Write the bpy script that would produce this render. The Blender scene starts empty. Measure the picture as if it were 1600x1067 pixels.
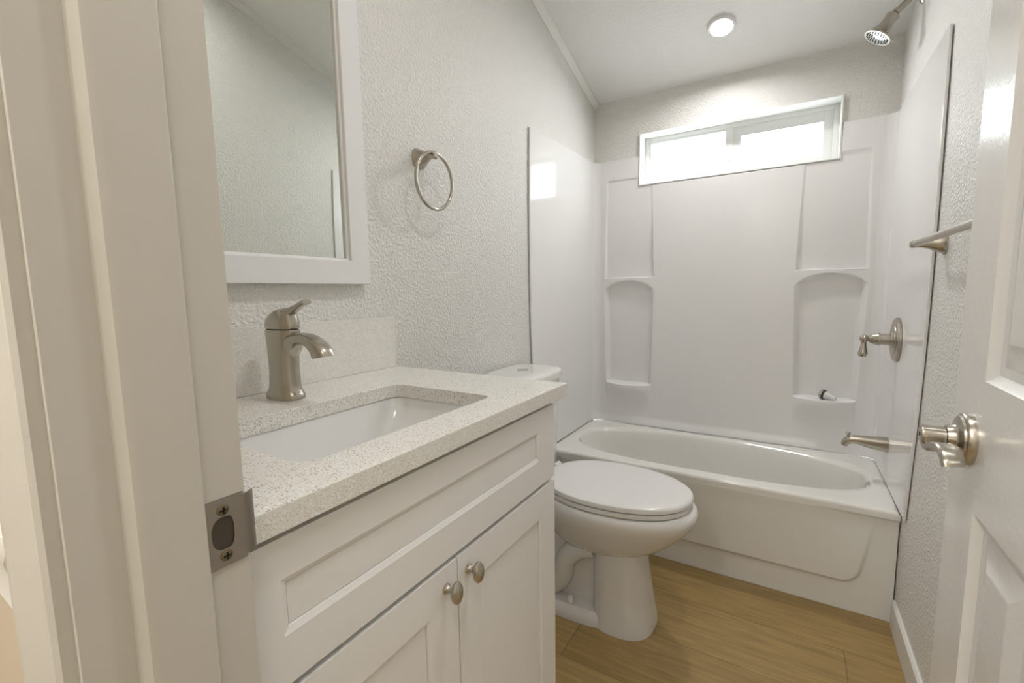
import bpy, bmesh, math, random
from mathutils import Vector, Matrix
random.seed(7)
SC = bpy.context.scene
COL = SC.collection
PI = math.pi

# ------------------------------------------------------------------ camera, world, light, exposure
W, B = 1.3716, 2.482                      # room width, depth to the window wall
CEIL0, SLOPE = 2.251, 0.297               # ceiling height at the window wall, vault slope
def ceil_z(y): return CEIL0 + SLOPE * (B - y)

def make_camera():
    yaw, pitch, roll = [math.radians(a) for a in (31.5755, 6.3105, -0.9494)]
    F = Vector((-math.sin(yaw)*math.cos(pitch), math.cos(yaw)*math.cos(pitch), -math.sin(pitch)))
    R = Vector((math.cos(yaw), math.sin(yaw), 0)); U = R.cross(F)
    R2 = math.cos(roll)*R + math.sin(roll)*U
    U2 = -math.sin(roll)*R + math.cos(roll)*U
    cd = bpy.data.cameras.new('camera'); cam = bpy.data.objects.new('camera', cd); COL.objects.link(cam)
    cam.matrix_world = Matrix(((R2.x, U2.x, -F.x, 1.01200), (R2.y, U2.y, -F.y, -0.10903),
                               (R2.z, U2.z, -F.z, 1.20320), (0, 0, 0, 1)))
    cd.sensor_width = 36.0; cd.lens = 710.087 / 1600 * 36.0; cd.clip_start = 0.01
    SC.camera = cam
make_camera()
SC.view_settings.view_transform = 'Standard'; SC.view_settings.look = 'None'
SC.view_settings.gamma = 1.0; SC.view_settings.use_curve_mapping = False
SC.view_settings.exposure = 1.49
DOWNLIGHT = 140.0          # emission of a downlight lens
ROOM_FILL = 150.0  # emission of the added second downlight, out-of-view room fill
SKY = 2.9
HALL_FILL = 3.0  # power of the added fill just outside the doorway
wd = bpy.data.worlds.new('overcast_sky'); SC.world = wd; wd.use_nodes = True
bgn = wd.node_tree.nodes['Background']
bgn.inputs[0].default_value = (0.93, 0.97, 1.0, 1); bgn.inputs[1].default_value = SKY
def area_lamp(name, loc, direction, sx, sy, power, color, portal=False, shape='RECTANGLE'):
    ld = bpy.data.lights.new(name, 'AREA'); ld.shape = shape; ld.size = sx; ld.size_y = sy
    ld.energy = power; ld.color = color
    if portal: ld.cycles.is_portal = True
    o = bpy.data.objects.new(name, ld); COL.objects.link(o); o.location = loc
    o.rotation_euler = Vector(direction).to_track_quat('-Z', 'Y').to_euler()
    return o
area_lamp('window_portal', (0.72, B+0.155, 1.907), (0, -1, 0), 0.95, 0.30, 1, (1, 1, 1), portal=True)
area_lamp('hall_far_fill', (0.42, -1.0, 2.55), (0, 0, -1), 0.40, 0.40, 10.0, (1.0, 0.965, 0.915))  # added unseen fill behind the camera, lifts apron, door and floor
area_lamp('hall_fill', (1.30, -0.40, 2.60), (0, 0, -1), 0.40, 0.40, HALL_FILL, (1.0, 0.965, 0.915))  # added unseen fill near the doorway, brightens jamb and cabinet front

# ------------------------------------------------------------------ materials
def mat(name, color, rough=0.5, metal=0.0, coat=0.0, bump=None, spec=0.5):
    m = bpy.data.materials.new(name); m.use_nodes = True
    nt = m.node_tree; b = nt.nodes['Principled BSDF']
    b.inputs['Base Color'].default_value = (*color, 1); b.inputs['Roughness'].default_value = rough
    b.inputs['Metallic'].default_value = metal; b.inputs['Coat Weight'].default_value = coat
    b.inputs['Coat Roughness'].default_value = 0.04; b.inputs['Specular IOR Level'].default_value = spec
    if bump:
        scale, dist, detail = bump[:3]
        tc = nt.nodes.new('ShaderNodeTexCoord'); n = nt.nodes.new('ShaderNodeTexNoise')
        n.inputs['Scale'].default_value = scale; n.inputs['Detail'].default_value = detail
        n.inputs['Roughness'].default_value = 0.55
        nt.links.new(tc.outputs['Object'], n.inputs['Vector'])
        src = n.outputs['Fac']
        if len(bump) > 3:
            r = nt.nodes.new('ShaderNodeMapRange'); r.interpolation_type = 'SMOOTHSTEP'
            r.inputs['From Min'].default_value = bump[3]; r.inputs['From Max'].default_value = bump[4]
            nt.links.new(src, r.inputs['Value']); src = r.outputs['Result']
        bp = nt.nodes.new('ShaderNodeBump'); bp.inputs['Strength'].default_value = 1.0
        bp.inputs['Distance'].default_value = dist
        nt.links.new(src, bp.inputs['Height']); nt.links.new(bp.outputs['Normal'], b.inputs['Normal'])
    return m
M = {}
M['wall'] = mat('wall_orange_peel', (0.79, 0.78, 0.75), 0.45, bump=(118, 0.0018, 1.5, 0.40, 0.68))
M['ceiling'] = mat('ceiling_paint', (0.87, 0.867, 0.855), 0.6, bump=(80, 0.0007, 1.5, 0.40, 0.7))
M['hall_wall'] = mat('hall_paint', (0.60, 0.52, 0.40), 0.6)
M['hall_light'] = mat('hall_pale_paint', (0.78, 0.755, 0.70), 0.6)
M['trim'] = mat('trim_paint', (0.61, 0.585, 0.53), 0.32, bump=(28, 0.0006, 1.0))
M['crown'] = mat('crown_paint', (0.78, 0.77, 0.73), 0.4)
M['door'] = mat('door_paint', (0.77, 0.765, 0.75), 0.20, bump=(110, 0.00035, 2.0))
M['cabinet'] = mat('cabinet_paint', (0.87, 0.865, 0.855), 0.33)
M['mirror_frame'] = mat('mirror_frame_paint', (0.84, 0.84, 0.84), 0.35)
M['dark'] = mat('dark_gap', (0.03, 0.026, 0.02), 0.8)
M['surround'] = mat('surround_acrylic', (0.86, 0.855, 0.85), 0.11, coat=0.0, spec=0.4)
M['tub'] = mat('tub_enamel', (0.84, 0.83, 0.79), 0.10, coat=0.3)
M['china'] = mat('vitreous_china', (0.80, 0.79, 0.765), 0.06, coat=0.4)
M['seat'] = mat('seat_plastic', (0.80, 0.79, 0.775), 0.16)
M['sink'] = mat('sink_china', (0.83, 0.825, 0.81), 0.08, coat=0.3)
M['nickel'] = mat('brushed_nickel', (0.48, 0.445, 0.385), 0.27, metal=1.0, bump=(400, 0.00004, 2.0))
M['chrome'] = mat('polished_chrome', (0.72, 0.72, 0.71), 0.08, metal=1.0)
M['steel'] = mat('worn_strike_steel', (0.36, 0.33, 0.29), 0.34, metal=1.0, bump=(160, 0.0002, 3.0))
M['brass'] = mat('screw_brass', (0.24, 0.20, 0.13), 0.4, metal=1.0)
M['pocket'] = mat('latch_pocket_metal', (0.10, 0.085, 0.07), 0.5, metal=0.6)
M['black'] = mat('black_rubber', (0.012, 0.012, 0.012), 0.5)
M['white_plastic'] = mat('white_plastic', (0.80, 0.80, 0.79), 0.3)
M['vinyl'] = mat('window_vinyl', (0.80, 0.81, 0.80), 0.30)
M['reveal'] = mat('window_reveal_paint', (0.82, 0.82, 0.80), 0.35)
M['mirror'] = mat('mirror_silver', (0.80, 0.83, 0.79), 0.0, metal=1.0)

def emit_mat(name, color, s):
    m = bpy.data.materials.new(name); m.use_nodes = True; nt = m.node_tree
    b = nt.nodes['Principled BSDF']; b.inputs['Base Color'].default_value = (0.8, 0.8, 0.8, 1)
    b.inputs['Emission Color'].default_value = (*color, 1); b.inputs['Emission Strength'].default_value = s
    return m
M['lens'] = emit_mat('downlight_lens', (1.0, 0.985, 0.97), DOWNLIGHT)
M['fill_lens'] = emit_mat('room_fill_lens', (1.0, 0.985, 0.97), ROOM_FILL)  # glow of the added downlight, not a visible source

def glass_mat():
    m = bpy.data.materials.new('window_glass'); m.use_nodes = True; nt = m.node_tree
    nt.nodes.remove(nt.nodes['Principled BSDF']); out = nt.nodes['Material Output']
    t = nt.nodes.new('ShaderNodeBsdfTransparent'); g = nt.nodes.new('ShaderNodeBsdfGlossy')
    g.inputs['Roughness'].default_value = 0.02; t.inputs[0].default_value = (0.96, 0.98, 0.97, 1)
    mx = nt.nodes.new('ShaderNodeMixShader'); mx.inputs[0].default_value = 0.06
    nt.links.new(t.outputs[0], mx.inputs[1]); nt.links.new(g.outputs[0], mx.inputs[2])
    nt.links.new(mx.outputs[0], out.inputs['Surface'])
    return m
M['glass'] = glass_mat()

def quartz_mat():
    m = bpy.data.materials.new('speckled_quartz'); m.use_nodes = True; nt = m.node_tree; L = nt.links
    b = nt.nodes['Principled BSDF']; b.inputs['Roughness'].default_value = 0.16
    tc = nt.nodes.new('ShaderNodeTexCoord')
    nz = nt.nodes.new('ShaderNodeTexNoise'); nz.inputs['Scale'].default_value = 25; nz.inputs['Detail'].default_value = 4
    L.new(tc.outputs['Object'], nz.inputs['Vector'])
    base = nt.nodes.new('ShaderNodeMix'); base.data_type = 'RGBA'
    base.inputs[6].default_value = (0.79, 0.78, 0.735, 1); base.inputs[7].default_value = (0.86, 0.85, 0.81, 1)
    L.new(nz.outputs['Fac'], base.inputs[0]); prev = base.outputs[2]
    for scale, thr, size, colr in ((340, 0.74, 0.36, (0.40, 0.35, 0.27)), (280, 0.87, 0.32, (0.30, 0.25, 0.17)),
                                   (560, 0.70, 0.42, (0.62, 0.58, 0.49)), (260, 0.78, 0.40, (0.92, 0.92, 0.90))):
        v = nt.nodes.new('ShaderNodeTexVoronoi'); v.inputs['Scale'].default_value = scale
        L.new(tc.outputs['Object'], v.inputs['Vector'])
        sep = nt.nodes.new('ShaderNodeSeparateColor'); L.new(v.outputs['Color'], sep.inputs[0])
        a = nt.nodes.new('ShaderNodeMath'); a.operation = 'GREATER_THAN'; a.inputs[1].default_value = thr
        L.new(sep.outputs[0], a.inputs[0])
        c = nt.nodes.new('ShaderNodeMath'); c.operation = 'LESS_THAN'; c.inputs[1].default_value = size
        L.new(v.outputs['Distance'], c.inputs[0])
        f = nt.nodes.new('ShaderNodeMath'); f.operation = 'MULTIPLY'
        L.new(a.outputs[0], f.inputs[0]); L.new(c.outputs[0], f.inputs[1])
        mx = nt.nodes.new('ShaderNodeMix'); mx.data_type = 'RGBA'
        L.new(f.outputs[0], mx.inputs[0]); L.new(prev, mx.inputs[6]); mx.inputs[7].default_value = (*colr, 1)
        prev = mx.outputs[2]
    L.new(prev, b.inputs['Base Color'])
    return m
M['quartz'] = quartz_mat()

def wood_mat():
    m = bpy.data.materials.new('oak_plank_floor'); m.use_nodes = True; nt = m.node_tree; L = nt.links
    b = nt.nodes['Principled BSDF']; b.inputs['Roughness'].default_value = 0.38
    tc = nt.nodes.new('ShaderNodeTexCoord')
    mp = nt.nodes.new('ShaderNodeMapping'); mp.inputs['Location'].default_value = (-0.41, -1.392, 0)
    L.new(tc.outputs['Object'], mp.inputs['Vector'])
    br = nt.nodes.new('ShaderNodeTexBrick'); br.offset = 0.5; br.offset_frequency = 2
    br.inputs['Scale'].default_value = 1.0; br.inputs['Brick Width'].default_value = 1.6
    br.inputs['Row Height'].default_value = 0.243; br.inputs['Mortar Size'].default_value = 0.0012
    br.inputs['Mortar Smooth'].default_value = 0.2; br.inputs['Bias'].default_value = 0.0
    br.inputs['Color1'].default_value = (0.35, 0.235, 0.088, 1); br.inputs['Color2'].default_value = (0.42, 0.292, 0.118, 1)
    br.inputs['Mortar'].default_value = (0.20, 0.13, 0.06, 1)
    L.new(mp.outputs[0], br.inputs['Vector'])
    mg = nt.nodes.new('ShaderNodeMapping'); mg.inputs['Scale'].default_value = (1.6, 22, 1)
    L.new(tc.outputs['Object'], mg.inputs['Vector'])
    g = nt.nodes.new('ShaderNodeTexNoise'); g.inputs['Scale'].default_value = 3.0; g.inputs['Detail'].default_value = 7
    g.inputs['Roughness'].default_value = 0.62; g.inputs['Distortion'].default_value = 0.6
    L.new(mg.outputs[0], g.inputs['Vector'])
    mr = nt.nodes.new('ShaderNodeMapRange'); mr.inputs['From Min'].default_value = 0.3; mr.inputs['From Max'].default_value = 0.7
    mr.inputs['To Min'].default_value = 0.72; mr.inputs['To Max'].default_value = 1.16
    L.new(g.outputs['Fac'], mr.inputs['Value'])
    mx = nt.nodes.new('ShaderNodeMix'); mx.data_type = 'RGBA'; mx.blend_type = 'MULTIPLY'; mx.inputs[0].default_value = 1
    L.new(br.outputs['Color'], mx.inputs[6]); L.new(mr.outputs[0], mx.inputs[7])
    L.new(mx.outputs[2], b.inputs['Base Color'])
    bp = nt.nodes.new('ShaderNodeBump'); bp.inputs['Distance'].default_value = 0.0012
    inv = nt.nodes.new('ShaderNodeMath'); inv.operation = 'SUBTRACT'; inv.inputs[0].default_value = 1.0
    L.new(br.outputs['Fac'], inv.inputs[1]); L.new(inv.outputs[0], bp.inputs['Height']); L.new(bp.outputs[0], b.inputs['Normal'])
    return m
M['wood'] = wood_mat()

# ------------------------------------------------------------------ helpers
def world_loc(o):
    v = Vector((0, 0, 0))
    while o is not None: v += o.location; o = o.parent
    return v
def link(name, bm, m, parent=None, smooth=30, recalc=True, origin=None):
    """write a bmesh made in world coordinates as one mesh object"""
    if recalc: bmesh.ops.recalc_face_normals(bm, faces=bm.faces[:])
    off = world_loc(parent) if parent is not None else (Vector(origin) if origin is not None else Vector((0, 0, 0)))
    if off.length: bmesh.ops.translate(bm, verts=bm.verts[:], vec=-off)
    me = bpy.data.meshes.new(name); bm.to_mesh(me); bm.free()
    for p in me.polygons: p.use_smooth = True
    me.set_sharp_from_angle(angle=math.radians(smooth))
    me.materials.append(m)
    o = bpy.data.objects.new(name, me); COL.objects.link(o)
    wn = o.modifiers.new('weighted_normals', 'WEIGHTED_NORMAL'); wn.keep_sharp = True; wn.weight = 90
    if parent is not None: o.parent = parent
    elif origin is not None: o.location = origin
    return o
def tag(o, label, cat, group=None, kind=None):
    o['label'] = label; o['category'] = cat
    if group: o['group'] = group
    if kind: o['kind'] = kind
    return o
def thing(name, loc, label, cat, group=None):
    o = bpy.data.objects.new(name, None); COL.objects.link(o); o.location = loc; o.empty_display_size = 0.05
    return tag(o, label, cat, group)
def box(bm, x0, x1, y0, y1, z0, z1, bev=0.0, seg=2):
    vs = [bm.verts.new((x, y, z)) for x in (x0, x1) for y in (y0, y1) for z in (z0, z1)]
    idx = ((0, 1, 3, 2), (4, 6, 7, 5), (0, 4, 5, 1), (2, 3, 7, 6), (0, 2, 6, 4), (1, 5, 7, 3))
    fs = [bm.faces.new([vs[i] for i in f]) for f in idx]
    if bev > 0:
        es = list({e for f in fs for e in f.edges})
        bmesh.ops.bevel(bm, geom=es, offset=bev, segments=seg, profile=0.5, affect='EDGES')
    return bm
def prism(bm, pts, axis, a, b, bev=0.0):
    """extrude a polygon: pts are the two other coordinates in xyz order"""
    def P(u, v, w):
        return {'X': (w, u, v), 'Y': (u, w, v), 'Z': (u, v, w)}[axis]
    v0 = [bm.verts.new(P(u, v, a)) for u, v in pts]; v1 = [bm.verts.new(P(u, v, b)) for u, v in pts]
    n = len(pts); fs = [bm.faces.new(v0[::-1]), bm.faces.new(v1)]
    for i in range(n): fs.append(bm.faces.new((v0[i], v0[(i+1) % n], v1[(i+1) % n], v1[i])))
    if bev > 0:
        bmesh.ops.recalc_face_normals(bm, faces=fs)
        es = [e for e in {e for f in fs for e in f.edges} if len(e.link_faces) == 2 and e.calc_face_angle(0) > 0.5]
        bmesh.ops.bevel(bm, geom=es, offset=bev, segments=2, profile=0.5, affect='EDGES')
    return bm
def loft(bm, rings, cap0=True, cap1=True, closed=True):
    R = [[bm.verts.new(p) for p in r] for r in rings]
    n = len(R[0])
    for a, b in zip(R, R[1:]):
        for i in range(n if closed else n-1):
            j = (i+1) % n
            bm.faces.new((a[i], a[j], b[j], b[i]))
    if cap0: bm.faces.new(R[0][::-1])
    if cap1: bm.faces.new(R[-1])
    return R
def frame_for(t, ref):
    t = t.normalized(); u = ref - t*ref.dot(t)
    if u.length < 1e-5: u = Vector((1, 0, 0)) - t*t.x
    u.normalize(); return u, t.cross(u)
def lathe(bm, prof, origin, axis, n=32, cap0=True, cap1=True, sx=1.0, sy=1.0, ref=None):
    """prof: (radius, distance along axis)"""
    o = Vector(origin); ax = Vector(axis).normalized()
    u, v = frame_for(ax, Vector(ref) if ref else Vector((0.013, 0.02, 1.0)) if abs(ax.z) < 0.9 else Vector((1, 0, 0)))
    rings = []
    for r, d in prof:
        r = max(r, 1e-4)
        rings.append([o + ax*d + u*(r*sx*math.cos(2*PI*i/n)) + v*(r*sy*math.sin(2*PI*i/n)) for i in range(n)])
    loft(bm, rings, cap0, cap1); return bm
def sweep(bm, path, secs, ref=(0, 0, 1), n=20, expo=2.0, cap=True, closed=False):
    """sweep a superellipse section along path; secs = (half width along ref side, half height) per point"""
    P = [Vector(p) for p in path]; m = len(P); rings = []; ref = Vector(ref)
    if isinstance(secs[0], (int, float)): secs = [secs]*m
    for i, p in enumerate(P):
        a, b = (P[i-1], P[(i+1) % m]) if closed else (P[max(i-1, 0)], P[min(i+1, m-1)])
        u, v = frame_for(b-a, ref); w, h = secs[i]
        r = []
        for k in range(n):
            t = 2*PI*k/n; c, s = math.cos(t), math.sin(t)
            x = math.copysign(abs(c)**(2/expo), c); y = math.copysign(abs(s)**(2/expo), s)
            r.append(p + u*(h*x) + v*(w*y))
        rings.append(r)
    if closed: rings.append(rings[0]); R = None
    if closed:
        V = [[bm.verts.new(q) for q in r] for r in rings[:-1]]
        for i in range(m):
            A, Bq = V[i], V[(i+1) % m]
            for k in range(n): bm.faces.new((A[k], A[(k+1) % n], Bq[(k+1) % n], Bq[k]))
    else: loft(bm, rings, cap, cap)
    return bm
def spline(pts, k=6):
    """Catmull-Rom through tuples of any length"""
    out = []; n = len(pts)
    for i in range(n-1):
        p0, p1, p2, p3 = pts[max(i-1, 0)], pts[i], pts[i+1], pts[min(i+2, n-1)]
        for j in range(k):
            t = j/k
            out.append(tuple(0.5*(2*b + (c-a)*t + (2*a-5*b+4*c-d)*t*t + (3*b-a-3*c+d)*t**3) for a, b, c, d in zip(p0, p1, p2, p3)))
    out.append(tuple(pts[-1])); return out
def sup(n, cx, cy, ax, ay, e, z, ax2=None):
    """superellipse ring in a z plane; ax2 = half length towards -x"""
    r = []
    for i in range(n):
        t = 2*PI*i/n; c, s = math.cos(t), math.sin(t)
        a = ax if c >= 0 or ax2 is None else ax2
        r.append(Vector((cx + a*math.copysign(abs(c)**(2/e), c), cy + ay*math.copysign(abs(s)**(2/e), s), z)))
    return r
def smooth(a, b, x):
    t = min(max((x-a)/(b-a), 0.0), 1.0); return t*t*(3-2*t)
def panelled(bm, P, u0, u1, v0, v1, holes, prof):
    """face with recessed panels; P(u, v, d) gives the point, d = height over the face; prof = (inset, height)"""
    us = sorted({u0, u1, *[h[0] for h in holes], *[h[1] for h in holes]})
    vs = sorted({v0, v1, *[h[2] for h in holes], *[h[3] for h in holes]})
    for a, b in zip(us, us[1:]):
        for c, d in zip(vs, vs[1:]):
            mu, mv = (a+b)/2, (c+d)/2
            if any(h[0] < mu < h[1] and h[2] < mv < h[3] for h in holes): continue
            bm.faces.new([bm.verts.new(P(*q, 0)) for q in ((a, c), (b, c), (b, d), (a, d))])
    for h in holes:
        rings = [[P(h[0]+i, h[2]+i, d), P(h[1]-i, h[2]+i, d), P(h[1]-i, h[3]-i, d), P(h[0]+i, h[3]-i, d)] for i, d in prof]
        loft(bm, rings, False, True)
    bmesh.ops.remove_doubles(bm, verts=bm.verts[:], dist=1e-6)
def slab_back(bm, P, u0, u1, v0, v1, depth):
    """sides and back of a leaf whose front comes from panelled()"""
    f = [(u0, v0), (u1, v0), (u1, v1), (u0, v1)]
    A = [bm.verts.new(P(u, v, 0)) for u, v in f]; C = [bm.verts.new(P(u, v, -depth)) for u, v in f]
    for i in range(4): bm.faces.new((A[i], A[(i+1) % 4], C[(i+1) % 4], C[i]))
    bm.faces.new(C)

# ------------------------------------------------------------------ setting
def structure(name, bm, m, label, cat, smooth_a=30, origin=None):
    return tag(link(name, bm, m, None, smooth_a, origin=origin), label, cat, kind='structure')
HX0, HX1, HY = -0.75, 2.3, -1.45          # the hall around the doorway
WF0, WF1 = -0.021, 0.075                   # front wall faces
JL, JR = 0.60, 1.258                       # door jamb faces
bm = bmesh.new(); box(bm, HX0-0.1, HX1+0.1, HY-0.1, B+0.2, -0.05, 0.0)
structure('floor', bm, M['wood'], 'light oak plank floor running under toilet and tub', 'floor')
bm = bmesh.new()
ya, yb = HY-0.1, B+0.2
prism(bm, [(ya, ceil_z(ya)), (yb, ceil_z(yb)), (yb, ceil_z(yb)+0.06), (ya, ceil_z(ya)+0.06)], 'X', HX0-0.1, HX1+0.1)
structure('ceiling', bm, M['ceiling'], 'white textured sloping ceiling over the whole bathroom', 'ceiling')
def wall_yz(name, x0, x1, y0, y1, m, label):
    bm = bmesh.new(); prism(bm, [(y0, 0), (y1, 0), (y1, ceil_z(y1)), (y0, ceil_z(y0))], 'X', x0, x1)
    structure(name, bm, m, label, 'wall')
wall_yz('wall_left', -0.10, 0.0, WF1, B, M['wall'], 'off white orange peel wall behind mirror, vanity and toilet')
wall_yz('wall_right', W, W+0.10, WF1, B, M['wall'], 'off white orange peel wall behind the open door and towel bar')
# window wall: thin above the tub panel, set back behind it so the moulded shelves have depth
WX0, WX1, WZ0, WZ1 = 0.2655, 1.1718, 1.7695, 2.046
ZT = 1.925
bm = bmesh.new()
def bx(x0, x1, z0, z1, y0=B, y1=B+0.16): box(bm, x0, x1, y0, y1, z0, z1)
bx(-0.10, WX0, ZT-0.03, WZ1); bx(WX1, W+0.10, ZT-0.03, WZ1)
prism(bm, [(B, WZ1), (B+0.16, WZ1), (B+0.16, ceil_z(B+0.16)), (B, ceil_z(B))], 'X', -0.10, W+0.10)
bx(-0.10, WX0, WZ0, ZT-0.03, B+0.06); bx(WX1, W+0.10, WZ0, ZT-0.03, B+0.06)
bx(-0.10, W+0.10, 0, WZ0, B+0.06)
structure('wall_back', bm, M['wall'], 'off white wall above the tub around the small window', 'wall')
# front wall with the doorway
bm = bmesh.new()
for x0, x1 in ((HX0, JL-0.02), (JR+0.02, HX1)):
    prism(bm, [(WF0, 0), (WF1, 0), (WF1, ceil_z(WF1)), (WF0, ceil_z(WF0))], 'X', x0, x1)
prism(bm, [(WF0, 2.07), (WF1, 2.07), (WF1, ceil_z(WF1)), (WF0, ceil_z(WF0))], 'X', JL-0.02, JR+0.02)
structure('wall_front', bm, M['hall_wall'], 'tan hallway face of the doorway wall, left of the door casing', 'wall')
bm = bmesh.new()
prism(bm, [(HY-0.1, 0), (HY, 0), (HY, ceil_z(HY)), (HY-0.1, ceil_z(HY-0.1))], 'X', HX0-0.1, HX1+0.1)
for x0, x1 in ((HX0-0.1, HX0), (HX1, HX1+0.1)):
    prism(bm, [(HY, 0), (WF0, 0), (WF0, ceil_z(WF0)), (HY, ceil_z(HY))], 'X', x0, x1)
structure('wall_hall', bm, M['hall_light'], 'pale hallway walls outside the bathroom doorway', 'wall')

# crown trims
def crown(name, x, s, y0, y1, label):
    bm = bmesh.new()
    prof = [(0, 0), (0, -0.030), (0.006, -0.030), (0.009, -0.026), (0.024, -0.012), (0.030, -0.008), (0.030, 0)]
    r = []
    for y in (y0, y1): r.append([(x + s*a, y, ceil_z(y) + b) for a, b in prof])
    loft(bm, r); structure(name, bm, M['crown'], label, 'trim', 20)
crown('trim_1', 0, 1, WF1, B, 'slim white cove trim where left wall meets the sloping ceiling')
crown('trim_2', W, -1, WF1, 1.708, 'slim white cove trim atop the right wall, seen in the mirror')
# baseboards
bm = bmesh.new()
prism(bm, [(W-0.012, 0), (W, 0), (W, 0.098), (W-0.006, 0.098), (W-0.012, 0.091)], 'Y', 0.10, 1.860, 0.001)
structure('baseboard_right', bm, M['crown'], 'white baseboard along right wall ending at the tub', 'baseboard')
bm = bmesh.new()
prism(bm, [(0.012, 0), (0, 0), (0, 0.098), (0.006, 0.098), (0.012, 0.091)], 'Y', 0.806, 1.860, 0.001)
structure('baseboard_left', bm, M['crown'], 'white baseboard on left wall behind the toilet', 'baseboard')
# chair rail in the hall
bm = bmesh.new()
prism(bm, [(WF0, 0.945), (WF0-0.006, 0.945), (WF0-0.010, 0.955), (WF0-0.008, 0.975), (WF0-0.014, 1.000), (WF0-0.010, 1.015), (WF0, 1.015)],
      'X', HX0, 0.503)
structure('trim_3', bm, M['crown'], 'pale rail on the hallway wall at the far left edge', 'trim')

# door frame (jambs, stops, hall casing)
def frame_mesh():
    bm = bmesh.new(); zt = 2.05
    box(bm, JL-0.02, JL, WF0, 0.098, 0, zt, 0.0012); box(bm, JR, JR+0.02, WF0, 0.098, 0, zt, 0.0012)
    box(bm, JL-0.02, JR+0.02, WF0, 0.098, zt, zt+0.02, 0.0012)
    st = [(JL, 0.010), (JL+0.004, 0.011), (JL+0.009, 0.016), (JL+0.011, 0.025), (JL+0.011, 0.0595), (JL+0.0095, 0.061), (JL, 0.061)]
    prism(bm, st, 'Z', 0, zt-0.012); prism(bm, [(JL+JR-x, y) for x, y in st], 'Z', 0, zt-0.012)
    prism(bm, [(y, zt-(x-JL)) for x, y in st], 'X', JL, JR)
    def casing(x, s):   # x = inner edge
        pr = [(0, 0), (0, -0.008), (0.003, -0.011), (0.010, -0.011), (0.016, -0.008), (0.024, -0.010), (0.045, -0.013), (0.070, -0.014),
              (0.080, -0.014), (0.087, -0.011), (0.090, -0.006), (0.090, 0)]
        prism(bm, [(x + s*a, WF0 + b) for a, b in pr], 'Z', 0, zt+0.085)
    casing(JL-0.005, -1); casing(JR+0.005, 1)
    box(bm, JL-0.005, JR+0.005, WF0-0.013, WF0, zt+0.005, zt+0.085, 0.003)
    return bm
door_frame = structure('trim_4', frame_mesh(), M['trim'], 'cream painted door jamb and casing filling the left side, holding strike plate', 'door frame', 25)
# strike plate, a part of the jamb
def strike():
    x = JL + 0.0006; z0, z1 = 0.969, 1.030
    bm = bmesh.new(); zc = 0.9995; yc = 0.0795
    # plate with a D shaped hole, built as rings around the hole
    n = 40; out = []; inn = []
    for i in range(n):
        t = 2*PI*i/n; c, s = math.cos(t), math.sin(t)
        k = 1/max(abs(c)/0.0155, abs(s)/0.0305); out.append((yc + k*c, zc + k*s))
        a = (0.0085*abs(c)**0.5 if c > 0 else -0.0100*abs(c)**0.85); b = 0.0145*(abs(s)**0.8)*(1 if s > 0 else -1)
        inn.append((yc - 0.0025 + a, zc + b))
    ring = lambda pts, xx: [(xx, y, z) for y, z in pts]
    loft(bm, [ring(out, x), ring(out, x+0.0016), ring(inn, x+0.0016), ring(inn, x+0.0004)], False, False)
    # curved lip towards the room
    pr = [(x, 0.094), (x+0.0016, 0.094), (x+0.0012, 0.099), (x-0.001, 0.1035), (x-0.004, 0.1065), (x-0.0052, 0.1055), (x-0.0025, 0.1025), (x-0.0004, 0.098)]
    prism(bm, pr, 'Z', 0.9715, 1.0275, 0.0004)
    p = link('strike_plate', bm, M['steel'], door_frame, 25); p['label'] = 'worn metal strike plate with latch hole'
    bm = bmesh.new()                      # the latch pocket
    box(bm, x-0.004, x+0.0003, yc-0.0127, yc+0.0065, zc-0.0147, zc+0.0147)
    q = link('latch_pocket', bm, M['pocket'], p); q['label'] = 'dark latch pocket'
    for zz in (zc+0.0205, zc-0.0205):
        bm = bmesh.new(); lathe(bm, [(0.0052, 0), (0.0050, 0.0008), (0.0038, 0.0016), (0.001, 0.0019)], (x+0.0013, yc-0.002, zz), (1, 0, 0), 20)
        s = link('screw', bm, M['brass'], p, 40)
        bm = bmesh.new()
        for dy, dz in ((0.0032, 0.0008), (0.0008, 0.0032)): box(bm, x+0.0026, x+0.0034, yc-0.002-dy, yc-0.002+dy, zz-dz, zz+dz)
        k = link('screw_slot', bm, M['black'], p)
strike()

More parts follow.
